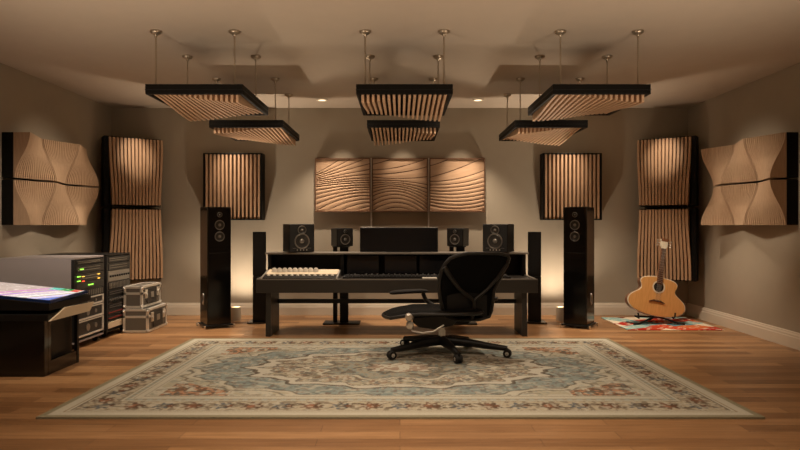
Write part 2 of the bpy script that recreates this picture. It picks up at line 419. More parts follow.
# ------------------------------------------------------------------ loudspeaker parts
def driver(name, parent, c, r, m_ring='ring', m_cone='cone', dome=True):
    """c is centre on a front face at local -y"""
    o = MB(); o.lathe([(r*.86, 0), (r*1.02, 0), (r, .008), (r*.9, .010), (r*.84, .004)], c, (0, -1, 0)); d = o.build(name, M[m_ring], parent, smooth=True)
    MB().lathe([(r*.86, .003), (r*.80, .007), (r*.72, .004), (r*.34, -.0 if r < .03 else .001), (r*.30, .001)], c, (0, -1, 0)).build('cone', M[m_cone], d, smooth=True)
    MB().lathe([(r*.31, .001), (r*.27, .008), (r*.15, .013), (0, .015)], c, (0, -1, 0)).build('dust_cap', M['ring'], d, smooth=True)
    return d

def tower(side, label):
    Y = 7.95; px = 215.5 if side < 0 else 579
    t = thing('tower_speaker', label, 'loudspeaker', (X(px, Y), Y, 0), -side*math.radians(-33) if False else (math.radians(33) if side < 0 else math.radians(-33)), 'tall tower speakers')
    # toe-in: the left tower turns to face the middle of the room
    w, d, z0, z1 = .15, .17, .045, 1.53
    MB().box(-w, w, -d, d, z0, z1).build('cabinet', M['gloss'], t, bevel=.012)
    MB().box(-w-.02, w+.02, -d-.015, d+.015, .022, .045).build('plinth', M['black'], t, bevel=.004)
    for sx in (-1, 1):
        for sy in (-1, 1):
            f = MB(); f.cyl((sx*(w+.035), sy*(d+.0), .026), (sx*(w-.02), sy*(d-.03), .034), .012, n=10)
            f.cyl((sx*(w+.035), sy*d, .002), (sx*(w+.035), sy*d, .042), .009, .014, n=12); f.build('spike_foot', M['steel'], t)
    MB().box(-w+.012, w-.012, -d-.006, -d, 1.02, 1.50).build('front_baffle', M['gloss'], t, bevel=.003)
    driver('tweeter', t, (0, -d-.006, 1.43), .032)
    driver('midrange_driver', t, (0, -d-.006, 1.30), .062)
    driver('midrange_driver', t, (0, -d-.006, 1.155), .062)
    MB().box(-w+.012, w-.012, -d-.004, -d, .08, .95).build('front_grille', M['gloss'], t, bevel=.003)
    sx = -w if side < 0 else w
    p = MB(); p.lathe([(.055, 0), (.075, 0), (.07, .010), (.06, .012), (.05, .002)], (sx, .02, .36), (math.copysign(1, sx), 0, 0)); 
    o = p.build('side_port', M['ring'], t, smooth=True); o.scale = (1, .55, 1); o.location.y = .009; 
    return t
tower(-1, 'tall glossy black tower speaker on the floor left of the desk')
tower(1, 'tall glossy black tower speaker on the floor right of the desk')

def slim(side, label):
    Y = 8.25; px = 259.5 if side < 0 else 534.5
    t = thing('slim_speaker', label, 'loudspeaker', (X(px, Y), Y, 0), math.radians(12)*(1 if side < 0 else -1), 'slim black column speakers')
    w = .086
    MB().box(-w, w, -.07, .10, .03, .62).build('lower_cabinet', M['black'], t, bevel=.004)
    MB().box(-w, w, -.07, .10, .632, 1.21).build('upper_cabinet', M['black'], t, bevel=.004)
    MB().box(-w+.01, w-.01, -.06, .09, .62, .632).build('joint', M['rubber'], t)
    g = MB()
    for i in range(9): g.box(-w+.018+i*.0175, -w+.028+i*.0175, -.077, -.07, .66, 1.19)
    g.build('grille', M['matte'], t)
    b = MB(); pl = [(-.16, -.13), (.16, -.13), (.11, .14), (-.11, .14)]
    b.prism(pl, .008, .026, lambda a, q, y: Vector((a, q, y))); b.build('base_plate', M['gloss'], t, bevel=.003)
    for a, q in ((-.14, -.11), (.14, -.11), (-.09, .12), (.09, .12)): MB().cyl((a, q, .001), (a, q, .010), .014, n=12).build('foot', M['steel'], t)
slim(-1, 'slim black column speaker standing at the left end of the desk')
slim(1, 'slim black column speaker standing at the right end of the desk')

# ------------------------------------------------------------------ desk
YL = 7.2; zt = Z(279.5, YL)-.0; zb = Z(293, YL)
dx0, dx1 = X(256, YL), X(538, YL); cxd = (dx0+dx1)/2
desk = thing('studio_desk', 'long dark studio desk with a raised rear shelf, standing behind the rug', 'desk', (cxd, 7.7, 0))
def D(x): return x-cxd
yd = lambda y: y-7.7
m = MB(); m.box(D(dx0), D(dx1), yd(7.2), yd(8.04), zb, zt-.004); m.build('desktop', M['desk'], desk, bevel=.006)
m = MB(); m.box(D(dx0)+.004, D(dx1)-.004, yd(7.2)+.002, yd(7.2)+.02, zt-.005, zt+.006)
m.box(D(dx0)+.004, D(dx0)+.03, yd(7.22), yd(8.0), zt-.005, zt+.012); m.box(D(dx1)-.05, D(dx1)-.02, yd(7.22), yd(8.0), zt-.005, zt+.012)
m.build('edge_trim', M['desktrim'], desk, bevel=.002)
for s in (-1, 1):
    xe = X(268.5, 7.22) if s < 0 else X(524.5, 7.22)
    q = MB(); q.prism([(-.035, 0), (.025, 0), (.03, zb), (-.03, zb)] if s < 0 else [(-.025, 0), (.035, 0), (.03, zb), (-.03, zb)], yd(7.22), yd(7.30)); q.box(-.028, .028, yd(7.3), yd(7.72), .0, zb)
    o = q.build('side_leg', M['deskleg'], desk, bevel=.003, loc=(D(xe), 0, 0))
xl, xr = X(271, 7.3), X(522, 7.3)
MB().box(D(xl), D(xr), yd(7.62), yd(7.66), .338, .388).build('stretcher', M['black'], desk, bevel=.002)
ysh = 7.72; zs = Z(252.6, ysh)
sx0, sx1 = X(265, ysh), X(529, ysh)
MB().box(D(sx0), D(sx1), yd(ysh), yd(8.04), zs-.022, zs).build('rear_shelf', M['desktrim'], desk, bevel=.003)
MB().box(D(sx0)+.06, D(sx1)-.06, yd(8.0), yd(8.03), zt-.004, zs-.022).build('rear_shelf_back', M['black'], desk)
for x in (sx0+.03, X(340, ysh), X(450, ysh), sx1-.08):
    MB().box(D(x), D(x)+.045, yd(ysh+.02), yd(8.0), zt-.004, zs-.022).build('shelf_support', M['frame'], desk, bevel=.002)
for k in range(3):
    for_x = X([345, 383, 418][k], ysh)
    g = MB(); g.box(D(for_x)+.02, D(for_x)+.42, yd(ysh+.05), yd(ysh+.07), zt+.03, zs-.04)
    g.build('cubby_panel', M['scr'], desk, bevel=.002)

# controller with white keys
cx0, cx1 = X(266, 7.5), X(339, 7.5)
ct = thing('mixing_controller', 'black controller with rows of white knobs, on the left of the desk', 'audio controller', ((cx0+cx1)/2, 7.45, zt-.004))
hw = (cx1-cx0)/2
body = MB(); body.prism([(-.20, 0), (.20, 0), (.20, .075), (.16, .08), (-.20, .018)], -hw, hw, lambda a, b, y: Vector((y, a, b))); body.build('body', M['black'], ct, bevel=.003)
MB().prism([(-.06, .047), (.17, .086), (.17, .092), (-.06, .053)], -hw+.02, hw-.01, lambda a, b, y: Vector((y, a, b))).build('top_panel', M['cream'], ct)
for s in (-1, 1):
    q = MB(); q.prism([(-.205, 0), (.2, 0), (.2, .08), (.16, .085), (-.205, .024)], s*hw-.012 if s > 0 else s*hw-.01, s*hw+.01, lambda a, b, y: Vector((y, a, b))); q.build('end_cheek', M['steel'], ct, bevel=.002)
for k in range(12):
    x = -hw+.07+k*(2*hw-.13)/11.
    MB().lathe([(0, .0), (.019, 0), (.018, .010), (.012, .018), (.0, .021)], (x, -.125, .036), n=14).build('white_knob', M['white'], ct, smooth=True)
for k in range(9):
    x = -hw+.10+k*(2*hw-.13)/12.
    MB().lathe([(0, .0), (.036, 0), (.034, .02), (.022, .045), (.0, .052)], (x, .06, .07), n=14).build('white_fader_cap', M['white'], ct, smooth=True)

# long keyboard
kx0, kx1 = X(344, 7.5), X(508, 7.5)
kb = thing('music_keyboard', 'long dark music keyboard lying in the middle of the desk', 'keyboard', ((kx0+kx1)/2, 7.42, zt-.004)); hw = (kx1-kx0)/2
MB().box(-hw, hw, -.12, .2, 0, .028).build('body', M['black'], kb, bevel=.004)
wk = MB()
n = 44
for k in range(n): wk.box(-hw+.03+k*(2*hw-.06)/n, -hw+.026+(k+1)*(2*hw-.06)/n, -.11, .05, .028, .042)
wk.build('keys', M['matte'], kb)
bk = MB()
for k in range(n):
    if k % 7 in (2, 6): continue
    x = -hw+.03+(k+1)*(2*hw-.06)/n; bk.box(x-.008, x+.008, -.03, .05, .042, .053)
bk.build('black_keys', M['gloss'], kb)
for k in range(28): MB().lathe([(0, 0), (.010, 0), (.008, .018), (0, .02)], (-hw+.06+k*(2*hw-.12)/27, .13, .028), n=10).build('knob', M['ring'], kb, smooth=True)
pp = MB(); pp.box(-.085, .085, -.045, .045, 0, .014)
tag(pp.build('white_controller', M['white'], bevel=.003, loc=(X(429.5, 7.27), 7.25, zt+.006)), 'small white controller strip at the front edge of the desk beside the chair', 'controller')

# computer monitor
Ym = 7.86; mon = thing('computer_monitor', 'wide black computer monitor standing on the middle of the desk shelf', 'monitor', (X(399, Ym), Ym, zs))
hw = 39*Ym/F; hm = Z(227.5, Ym)-zs
MB().box(-hw, hw, -.02, .02, .004, hm).build('housing', M['black'], mon, bevel=.006)
MB().box(-hw+.012, hw-.012, -.024, -.02, .016, hm-.010).build('screen', M['scr'], mon)
MB().box(-hw+.003, hw-.003, -.019, .018, hm, hm+.006).build('top_edge', M['steel'], mon, bevel=.002)
MB().box(-.05, .05, .02, .04, .0, hm*.6).box(-.16, .16, -.03, .10, 0, .012).build('stand', M['black'], mon, bevel=.003)

# large studio monitors on the shelf
def big_monitor(side, label):
    Y = 7.86; px = 298.5 if side < 0 else 498.5
    t = thing('studio_monitor', label, 'studio monitor', (X(px, Y), Y, zs), math.radians(28)*(1 if side < 0 else -1), 'large studio monitors on the desk')
    w, d, h = .165, .13, Z(224, Y-.1)-zs
    MB().box(-w, w, -d, d, .006, h).build('cabinet', M['black'], t, bevel=.008)
    MB().box(-w+.012, w-.012, -d-.005, -d, .012, h-.008).build('front_baffle', M['matte'], t, bevel=.003)
    driver('tweeter', t, (.0, -d-.005, h-.075), .055)
    driver('woofer', t, (.0, -d-.005, h-.215), .098)
    for k in range(4): MB().lathe([(0, .008), (.009, .008), (.010, 0)], (-.06+k*.04, -d-.005, .032), (0, -1, 0), n=12).build('control_knob', M['steel'], t)
    MB().box(-.12, .12, -d-.007, -d-.004, .052, .056).build('control_strip', M['ring'], t)
big_monitor(-1, 'large black studio monitor speaker on the left end of the desk shelf')
big_monitor(1, 'large black studio monitor speaker on the right end of the desk shelf')

# small monitors on floor stands behind the desk
def small_monitor(side, label, label2):
    Y = 8.18; px = 342 if side < 0 else 458
    x = X(px, Y); zt2 = Z(246, Y); rz = math.radians(28)*(1 if side < 0 else -1)
    s = thing('speaker_stand', label2, 'speaker stand', (x, Y, 0), 0, 'speaker stands behind the desk')
    MB().box(-.24, .24, -.13, .13, .004, .022).build('base_plate', M['black'], s, bevel=.004)
    MB().box(-.115, -.06, -.035, .025, .022, zt2-.014).build('narrow_post', M['black'], s, bevel=.003)
    MB().box(-.025, .085, -.04, .03, .022, zt2-.014).build('wide_post', M['black'], s, bevel=.003)
    MB().box(-.12, .10, -.09, .09, zt2-.014, zt2).build('top_plate', M['black'], s, bevel=.003)
    t = thing('small_studio_monitor', label, 'studio monitor', (x, Y, zt2), rz, 'small studio monitors on stands')
    w, d, h = .115, .105, Z(228, Y)-zt2
    MB().box(-w, w, -d, d, 0, h).build('cabinet', M['black'], t, bevel=.01)
    MB().box(-w+.012, w-.012, -d-.004, -d, .012, h-.012).build('front_baffle', M['matte'], t, bevel=.003)
    driver('woofer', t, (0, -d-.004, .09), .068)
    driver('tweeter', t, (0, -d-.004, h-.045), .022)
small_monitor(-1, 'small black studio monitor on a stand, left of the computer monitor', 'black twin-post stand on the floor holding the small monitor left of the screen')
small_monitor(1, 'small black studio monitor on a stand, right of the computer monitor', 'black twin-post stand on the floor holding the small monitor right of the screen')

# ------------------------------------------------------------------ floor uplights
def uplight(px, label):
    Y = 8.42; x = X(px, Y); t = thing('floor_uplight', label, 'uplight', (x, Y, 0), 0, 'small floor uplights washing the back wall')
    MB().lathe([(0, 0), (.066, 0), (.068, .004), (.068, .185), (.06, .187), (.058, .16), (0, .16)]).build('housing', M['uphouse'], t, smooth=True)
    MB().lathe([(0, .172), (.055, .172), (.055, .165), (0, .165)]).build('lens', M['uplens'], t)
    return x, Y
UP = [uplight(236, 'small pale cylinder uplight on the floor beside the left tower speaker'),
      uplight(561, 'small pale cylinder uplight on the floor beside the right tower speaker')]

# ------------------------------------------------------------------ office chair
ch = thing('office_chair', 'black mesh office chair on casters standing on the rug at the desk', 'chair', (.42, 6.2, .014))
cast = [(-.50, -.27), (.12, -.44), (.62, -.19), (-.37, .35), (.29, .33)]
hub = MB(); hub.lathe([(0, .095), (.05, .095), (.062, .11), (.055, .15), (.035, .165), (0, .165)]); hub.build('base_hub', M['black'], ch, smooth=True)
for cx, cy in cast:
    l = math.hypot(cx, cy); ux, uy = cx/l, cy/l
    MB().tube([(ux*.03, uy*.03, .135), (cx*.4, cy*.4, .125), (cx*.8, cy*.8, .098), (cx, cy, .088)], [.050, .042, .031, .025], 12).build('base_leg', M['black'], ch, smooth=True)
    c = MB(); c.cyl((cx, cy, .06), (cx, cy, .09), .011, n=10); c.lathe([(0, .03), (.024, .028), (.036, .012), (.038, 0)], (cx, cy, .036))
    cc = c.build('caster', M['black'], ch, smooth=True)
    for s in (-1, 1):
        MB().cyl((cx-uy*.008*s, cy+ux*.008*s-.0, .042), (cx-uy*.034*s, cy+ux*.034*s, .042), .042, .039, n=20).build('caster_wheel', M['rubber'], cc, smooth=True)
        MB().cyl((cx-uy*.034*s, cy+ux*.034*s, .042), (cx-uy*.037*s, cy+ux*.037*s, .042), .018, .015, n=14).build('wheel_cap', M['steel'], cc)
MB().cyl((0, 0, .16), (0, 0, .235), .034, n=20).cyl((0, 0, .235), (0, 0, .31), .026, n=20).build('gas_column', M['steel'], ch, smooth=True)
mc = MB(); mc.prism([(-.30, .33), (-.24, .275), (-.08, .255), (.10, .29), (.16, .36), (.0, .40), (-.28, .38)], -.09, .09); mc.build('tilt_mechanism', M['chairframe'], ch, bevel=.015)
MB().tube([(-.33, -.27, .33), (-.30, -.28, .275), (-.20, -.285, .255), (-.10, -.28, .27), (-.0, -.25, .325)], [.009, .011, .011, .010, .008], 10).build('tilt_lever', M['steel'], ch, smooth=True)
for x, z in ((-.335, .405), (-.325, .325)):
    MB().lathe([(0, .04), (.026, .04), (.036, .028), (.036, -.06), (0, -.06)], (x, -.27, z), (0, -1, 0), n=18).build('adjuster_knob', M['steel'], ch, smooth=True)
# seat
def grid_solid(fn, nu, nv, closed_rim=True):
    m = MB(); top = [[m.bm.verts.new(fn(i/nu, j/nv, 1)) for j in range(nv+1)] for i in range(nu+1)]
    bot = [[m.bm.verts.new(fn(i/nu, j/nv, -1)) for j in range(nv+1)] for i in range(nu+1)]
    for i in range(nu):
        for j in range(nv):
            m._f([top[i][j], top[i+1][j], top[i+1][j+1], top[i][j+1]]); m._f([bot[i][j], bot[i][j+1], bot[i+1][j+1], bot[i+1][j]])
    for i in range(nu):
        m._f([top[i][0], bot[i][0], bot[i+1][0], top[i+1][0]]); m._f([top[i][nv], top[i+1][nv], bot[i+1][nv], bot[i][nv]])
    for j in range(nv):
        m._f([top[0][j], top[0][j+1], bot[0][j+1], bot[0][j]]); m._f([top[nu][j], bot[nu][j], bot[nu][j+1], top[nu][j+1]])
    return m
def seat(u, v, s):
    a = u*2-1; b = v*2-1
    x = -.09+.50*a*math.sqrt(1-.28*b*b); y = .03+.29*b*math.sqrt(1-.35*a*a)
    z = .445-.02*(1-b*b)*(1-a*a)-(.045*max(0, -a-.45)/.55 if a < -.45 else 0)-.0*b
    e = max(0, 1-max(abs(a), abs(b))**4)
    return Vector((x, y, z+s*(.004+.026*math.sqrt(e))-.008*(1-s)))
grid_solid(seat, 22, 18).build('seat', M['mesh'], ch, smooth=True)
rim = []
for k in range(40):
    an = 2*PI*k/40; a = math.cos(an); b = math.sin(an); m_ = max(abs(a), abs(b)); rim.append(seat((a/m_*1+1)/2, (b/m_+1)/2, 0)+Vector((0, 0, -.008)))
MB().tube(rim, .017, 8, True).build('seat_frame', M['chairframe'], ch, smooth=True)
# backrest
rows = [(321, 455, 480), (318, 446, 489.5), (312, 443, 491.5), (302, 440.5, 493), (292, 439, 494), (288, 438.8, 496), (280, 439.5, 500), (272, 441.5, 504), (265, 445.5, 507.5), (260, 450, 509), (257, 457, 508), (254.8, 468, 498)]
def bp(px, py, dy=0.):
    xx = (px-442)*.01; zz = 1.3-(py-225)*.01
    y = -.17+.30*(xx-.02)-.22*(zz-.35)+dy
    k = (6.2+y)/6.2
    return Vector(((px-400)*.01*k-.42, y, H-(py-225)*.01*k))
def brow(v):
    f = v*(len(rows)-1); i = min(int(f), len(rows)-2); t = f-i
    return [rows[i][k]*(1-t)+rows[i+1][k]*t for k in range(3)]
def back(u, v, s):
    py, l, r = brow(v); e = 1-(2*u-1)**2
    return bp(l+(r-l)*u, py, .05*e+(-.004*s))
grid_solid(back, 16, 33).build('backrest', M['mesh'], ch, smooth=True)
rimp = [bp(r[1], r[0]) for r in rows]+[bp(r[2], r[0]) for r in rows[::-1]]
MB().tube(rimp, .017, 8, True).build('backrest_frame', M['chairframe'], ch, smooth=True)
MB().tube([bp(444, 268, -.01), bp(450, 278, -.012), bp(460, 291, -.02), bp(474, 302, -.03)], [.028, .024, .018, .017], 8).tube([bp(507, 266, -.01), bp(498, 279, -.012), bp(487, 291, -.02), bp(474, 302, -.03)], [.02, .018, .016, .017], 8).tube([bp(474, 301, -.03), bp(474, 311, -.03), bp(472, 320, -.01)], [.018, .017, .02], 8).build('back_support', M['chairframe'], ch, smooth=True)
lp = lambda u, v, s: bp(447+40*u, 316-22*v+3*(2*u-1)**2, .03*(1-(2*u-1)**2)-.012+(-.012*s))
grid_solid(lp, 10, 8).build('lumbar_pad', M['rubber'], ch, smooth=True)
MB().tube([bp(472, 319, .0), bp(468, 323, .08), (.08, -.02, .335), (.02, 0, .34)], [.024, .026, .03, .03], 10).build('back_bracket', M['chairframe'], ch, smooth=True)
MB().lathe([(0, .03), (.018, .03), (.022, 0), (0, 0)], bp(494.5, 300, -.0), (.9, -.4, 0), n=14).build('back_knob', M['chairframe'], ch, smooth=True)
def arm(x0, x1, y, z, px0, post):
    def pad(u, v, s):
        a = u*2-1; b = v*2-1
        return Vector(((x0+x1)/2+(x1-x0)/2*a, y+.05*b*math.sqrt(1-.5*a*a), z+.012*math.cos(a*1.2)+s*(.006+.016*math.sqrt(max(0, 1-max(abs(a), abs(b))**4)))+.01*a))
    grid_solid(pad, 14, 8).build('armrest_pad', M['rubber'], ch, smooth=True)
    MB().tube(post, [.022, .022, .026, .03][:len(post)], 10).build('armrest_post', M['chairframe'], ch, smooth=True)
arm(-.53, -.13, .33, .575, 0, [(-.18, .33, .57), (-.15, .32, .50), (-.05, .29, .42), (.04, .22, .37)])
arm(.02, .36, .28, .575, 0, [(.12, .28, .57), (.12, .27, .5), (.11, .25, .40), (.08, .15, .37)])

# ------------------------------------------------------------------ big patterned rug
RX0, RX1, RY0, RY1 = -2.42, 2.42, 4.15, 7.04
def rgb(h): return np.array([((int(h[i:i+2], 16)/255)**2.2) for i in (0, 2, 4)])
def blend(c, col, mask): return c*(1-mask[..., None])+col*mask[..., None]
def vnoise(x, y, seed):
    xi = np.floor(x).astype(int); yi = np.floor(y).astype(int); xf = x-xi; yf = y-yi
    def h(a, b): 
        n = (a*374761393+b*668265263+seed*1442695041) & 0x7fffffff; n = ((n ^ (n >> 13))*1274126177) & 0x7fffffff; return ((n ^ (n >> 16)) & 0xffff)/65535.
    u = xf*xf*(3-2*xf); v = yf*yf*(3-2*yf)
    return (h(xi, yi)*(1-u)+h(xi+1, yi)*u)*(1-v)+(h(xi, yi+1)*(1-u)+h(xi+1, yi+1)*u)*v
def rug_colors(nx, ny):
    u, v = np.meshgrid(np.linspace(0, 1, nx), np.linspace(0, 1, ny), indexing='xy')
    W, D_ = RX1-RX0, RY1-RY0
    x = (u-.5)*W; y = (v-.5)*D_
    ax, ay = np.abs(x), np.abs(y)
    cream = rgb('bdb9a9'); beige = rgb('a09880'); blue = rgb('7f8f8e'); dblue = rgb('5d6c72'); rust = rgb('7e5a46'); brown = rgb('514539'); sand = rgb('94836a'); olive = rgb('7d7558')
    c = np.ones((ny, nx, 3))*cream
    n1 = vnoise(x*14, y*14, 1); n2 = vnoise(x*30, y*30, 2); n3 = vnoise(x*22, y*22, 5); n4 = vnoise(x*45, y*45, 9)
    floral = lambda s, k: (np.sin(x*s+2*np.sin(y*s*.7))*np.sin(y*s+2*np.sin(x*s*.8)) > k).astype(float)
    def flowers(px_, r, col1, col2, c, mask, ph=0.):
        gx = (ax/px_+ph); gy = ay/px_; fx = (gx % 1)-.5; fy = (gy % 1)-.5
        a = np.arctan2(fy, fx); rr = np.hypot(fx, fy); pet = r*(.75+.25*np.cos(6*a))
        c = blend(c, col1, ((rr < pet) & mask).astype(float)*.9)
        c = blend(c, col2, ((rr < r*.45) & mask).astype(float)); return c
    # field: pale ground, blue-grey ring and lobed medallion
    e = np.hypot(ax/1.80, ay/.93); ang = np.arctan2(ay/.93, ax/1.80)
    lobe = 1+.035*np.cos(16*ang)+.015*np.cos(38*ang)
    field = (ax < 1.90) & (ay < 1.00); B = lambda m_, k=1.: m_.astype(float)*k
    sp = lambda a, b: a & b & field
    c = blend(c, beige, B(field & (n1 > .5), .5))
    ring = (e < lobe) & field
    c = blend(c, blue, B(ring, .8))
    sc = np.sin(18*ang+e*26)*np.sin(e*34-6*ang)
    c = blend(c, cream, B(ring & (sc > .62), .55)); c = blend(c, dblue, B(ring & (sc < -.7), .45))
    c = blend(c, brown, B(ring & (n2 > .68), .4)); c = blend(c, rust, B(ring & (n4 > .72), .45)); c = blend(c, cream, B(ring & (n3 > .70), .45))
    # pale scroll frame around the middle
    lb2 = .75*(1+.045*np.cos(14*ang)+.022*np.cos(28*ang)); lb1 = .66*(1+.05*np.cos(14*ang+.3)+.03*np.cos(30*ang))
    c = blend(c, rgb('bfbbad'), B((e < lb2) & (e > lb1) & field, .95))
    c = blend(c, brown, B((np.abs(e-lb2) < .013) & field, .8)); c = blend(c, brown, B((np.abs(e-lb1) < .012) & field, .7))
    inner = e < lb1
    c = blend(c, rgb('a29a86'), B(inner, .9))
    c = blend(c, rust, B(inner & (n3 > .54), .5)); c = blend(c, dblue, B(inner & (n2 > .60), .5)); c = blend(c, cream, B(inner & (n4 > .60), .7)); c = blend(c, brown, B(inner & (n1 > .68), .45))
    lb3 = .40*(1+.12*np.cos(10*ang)); in3 = e < lb3
    c = blend(c, cream, B(np.abs(e-lb3-.02) < .02, .8)); c = blend(c, brown, B(np.abs(e-lb3) < .012, .7))
    c = blend(c, blue, B(in3, .45)); c = blend(c, brown, B(in3 & (n3 > .62), .5)); c = blend(c, sand, B(in3 & (n4 > .62), .6))
    lb4 = .18*(1+.15*np.cos(8*ang)); in4 = e < lb4
    c = blend(c, cream, B(in4, .8)); c = blend(c, rust, B(in4 & (n2 > .52), .6)); c = blend(c, brown, B(np.abs(e-lb4) < .014, .6))
    # scrolls and bouquets in the corners
    cornr = (e > 1.03*lobe) & field
    c = blend(c, brown, B((np.abs(e-lobe) < .008) & field, .6)); c = blend(c, cream, B((np.abs(e-lobe-.022) < .013) & field, .9))
    c = blend(c, brown, B(cornr & (np.abs(e-1.07*lobe-.02*np.sin(30*ang)) < .008), .6))
    c = blend(c, blue, B(cornr & (n4 > .68), .4)); c = blend(c, brown, B(cornr & (n3 > .74), .4))
    q = (ax-1.42)/.44+(ay-.60)/.40-.55
    bq = cornr & (ax > 1.30) & (ay > .56) & (e > 1.12) & (ax < 1.82) & (ay < .93) & (n1 > .18)
    c = blend(c, brown, B(bq & (n3 > .40), .75)); c = blend(c, rust, B(bq & (n2 > .50), .6)); c = blend(c, rgb('bf9374'), B(bq & (n4 > .62), .85)); c = blend(c, dblue, B(bq & (n2 < .16), .6))
    # borders
    dd = np.minimum(W/2-ax, D_/2-ay)          # distance from the edge
    def band(a, b): return (dd >= a) & (dd < b)
    c = blend(c, cream, band(0, .52).astype(float))
    c = blend(c, olive, band(0, .045).astype(float)*.75)
    c = blend(c, cream, band(.045, .11).astype(float)); c = blend(c, sand, band(.11, .125).astype(float)*.8)
    mb = band(.15, .37)
    c = blend(c, rgb('aba08a'), mb.astype(float)*.8)
    run = np.where(W/2-ax < D_/2-ay, y, x)
    t = dd-.26
    for sgn in (1,):
        vine = np.abs(t-.05*np.sin(run*2*PI/.42)) < .014
        c = blend(c, brown, (vine & mb).astype(float)*.7)
    for per, off, rad, c1, c2 in ((.42, 0., .085, '6f5546', '9a6f58'), (.42, .5, .075, '56606a', '8f8a7c'), (.21, .25, .045, '5d4a3c', '7e5a46')):
        f = ((run/per+off) % 1)-.5; rr = np.hypot(f*per, t*.9); a = np.arctan2(t, f*per)
        c = blend(c, rgb(c1), B((rr < rad*(.78+.22*np.cos(7*a))) & mb, .85)); c = blend(c, rgb(c2), B((rr < rad*.4) & mb, .9))
    c = blend(c, brown, B(mb & (n2 > .58), .5)); c = blend(c, cream, B(mb & (n4 > .66), .6))
    c = blend(c, brown, (band(.145, .155) | band(.37, .38)).astype(float)*.7)
    c = blend(c, blue, band(.395, .43).astype(float)*.6); c = blend(c, sand, (band(.395, .43) & (np.sin(run*2*PI/.07) > .2)).astype(float)*.6)
    c = blend(c, brown, (band(.445, .452) | band(.50, .508)).astype(float)*.6)
    return c
def colored_sheet(name, nx, ny, pos, thick, cols, m, base):
    u, v = np.meshgrid(np.linspace(0, 1, nx), np.linspace(0, 1, ny), indexing='xy')
    top = pos(u.ravel(), v.ravel())-np.array(base)
    # rim copied down to give the sheet thickness
    idx = np.arange(nx*ny).reshape(ny, nx)
    f = np.stack([idx[:-1, :-1], idx[:-1, 1:], idx[1:, 1:], idx[1:, :-1]], -1).reshape(-1, 4)
    rim = np.concatenate([idx[0, :], idx[1:, -1], idx[-1, -2::-1], idx[-2:0:-1, 0]])
    low = top[rim].copy(); low[:, 2] -= thick; n0 = nx*ny; k = len(rim); j = np.arange(k); j2 = (j+1) % k
    sidef = np.stack([rim[j], n0+j, n0+j2, rim[j2]], -1)
    V = np.concatenate([top, low]); faces = np.concatenate([f, sidef]); col = np.concatenate([cols.reshape(-1, 3), cols.reshape(-1, 3)[rim]])
    me = bpy.data.meshes.new(name); me.from_pydata(V.tolist(), [], faces.tolist()+[(n0+np.arange(k))[::-1].tolist()])
    at = me.color_attributes.new('pattern', 'FLOAT_COLOR', 'POINT')
    at.data.foreach_set('color', np.concatenate([col, np.ones((len(col), 1))], 1).astype(np.float32).ravel())
    me.materials.append(m); o = bpy.data.objects.new(name, me); C.objects.link(o); o.location = base; return o
def rugpos(u, v):
    y = RY0+(RY1-RY0)*v; hw = 2.44-.08*v
    return np.stack([(u-.5)*2*hw+.003, y, np.full_like(u, .014)], -1)
o = colored_sheet('patterned_rug', 800, 480, rugpos, .014, rug_colors(800, 480), M['rug'], (0, 5.6, 0))
tag(o, 'large cream and blue-grey oriental rug with a floral medallion and border on the wood floor', 'rug')

# small colourful rug
def rug2_colors(nx, ny):
    u, v = np.meshgrid(np.linspace(0, 1, nx), np.linspace(0, 1, ny), indexing='xy')
    pal = [rgb(h) for h in ('a02c20', 'c04a30', '8fb0ac', 'a8342a', 'e0d2ba', 'b0402c', '5f8890', 'c86a40', '7a2a26')]
    w = .10*vnoise(u*6, v*6, 3); a = np.floor((u+v*.6+w)*3.6).astype(int); b = np.floor((u*.7-v*1.0+w)*4.2).astype(int)
    idx = (a*5+b*7+(a*b) % 5) % len(pal); c = np.array(pal)[idx]
    n = vnoise(u*30, v*25, 4); c = blend(c, rgb('d8ccb4'), (n > .74).astype(float)*.8)
    return c
o = colored_sheet('small_colourful_rug', 130, 110, lambda u, v: np.stack([2.81+1.19*u, 7.64+1.03*v, np.full_like(u, .008)], -1), .008, rug2_colors(130, 110), M['rug2'], (3.4, 8.15, 0))
tag(o, 'small red, white and teal patchwork rug under the guitar in the corner', 'rug')

# ------------------------------------------------------------------ guitar and stand
gx, gy = X(653.2, 8.12), 8.12
gt = thing('acoustic_guitar', 'natural wood acoustic guitar leaning on a stand in the right corner', 'guitar', (gx, gy, .105))
gt.rotation_euler = (math.radians(-9), math.radians(11), 0)
prof = [(0, 0), (.012, .11), (.04, .20), (.10, .30), (.20, .365), (.31, .385), (.42, .365), (.51, .315), (.59, .255), (.66, .228), (.73, .230), (.80, .245), (.86, .248), (.91, .232), (.955, .188), (.987, .11), (1, 0)]
BH = .52
def cr(p, n=5):
    out = []
    for i in range(len(p)-1):
        a, b, c, d = p[max(0, i-1)], p[i], p[i+1], p[min(len(p)-1, i+2)]
        for k in range(n):
            t = k/n; out.append(tuple(.5*((2*b[j])+(-a[j]+c[j])*t+(2*a[j]-5*b[j]+4*c[j]-d[j])*t*t+(-a[j]+3*b[j]-3*c[j]+d[j])*t**3) for j in (0, 1)))
    return out+[p[-1]]
pr = cr(prof)
right = [(max(0, w), v*BH) for v, w in pr]; outline = right+[(-w, z) for w, z in right[-2:0:-1]]
def scaled(k, dz): return [(x*k, BH*.46+(z-BH*.46)*k) for x, z in outline]
MB().prism(scaled(.985, 0), -.045, .055).build('body', M['side'], gt, bevel=.004)
MB().prism(scaled(1.0, 0), -.052, -.040).build('binding', M['bind'], gt, bevel=.003)
MB().prism(scaled(.965, 0), -.056, -.05).build('soundboard', M['spruce'], gt)
sh = (0, -.056, .385)
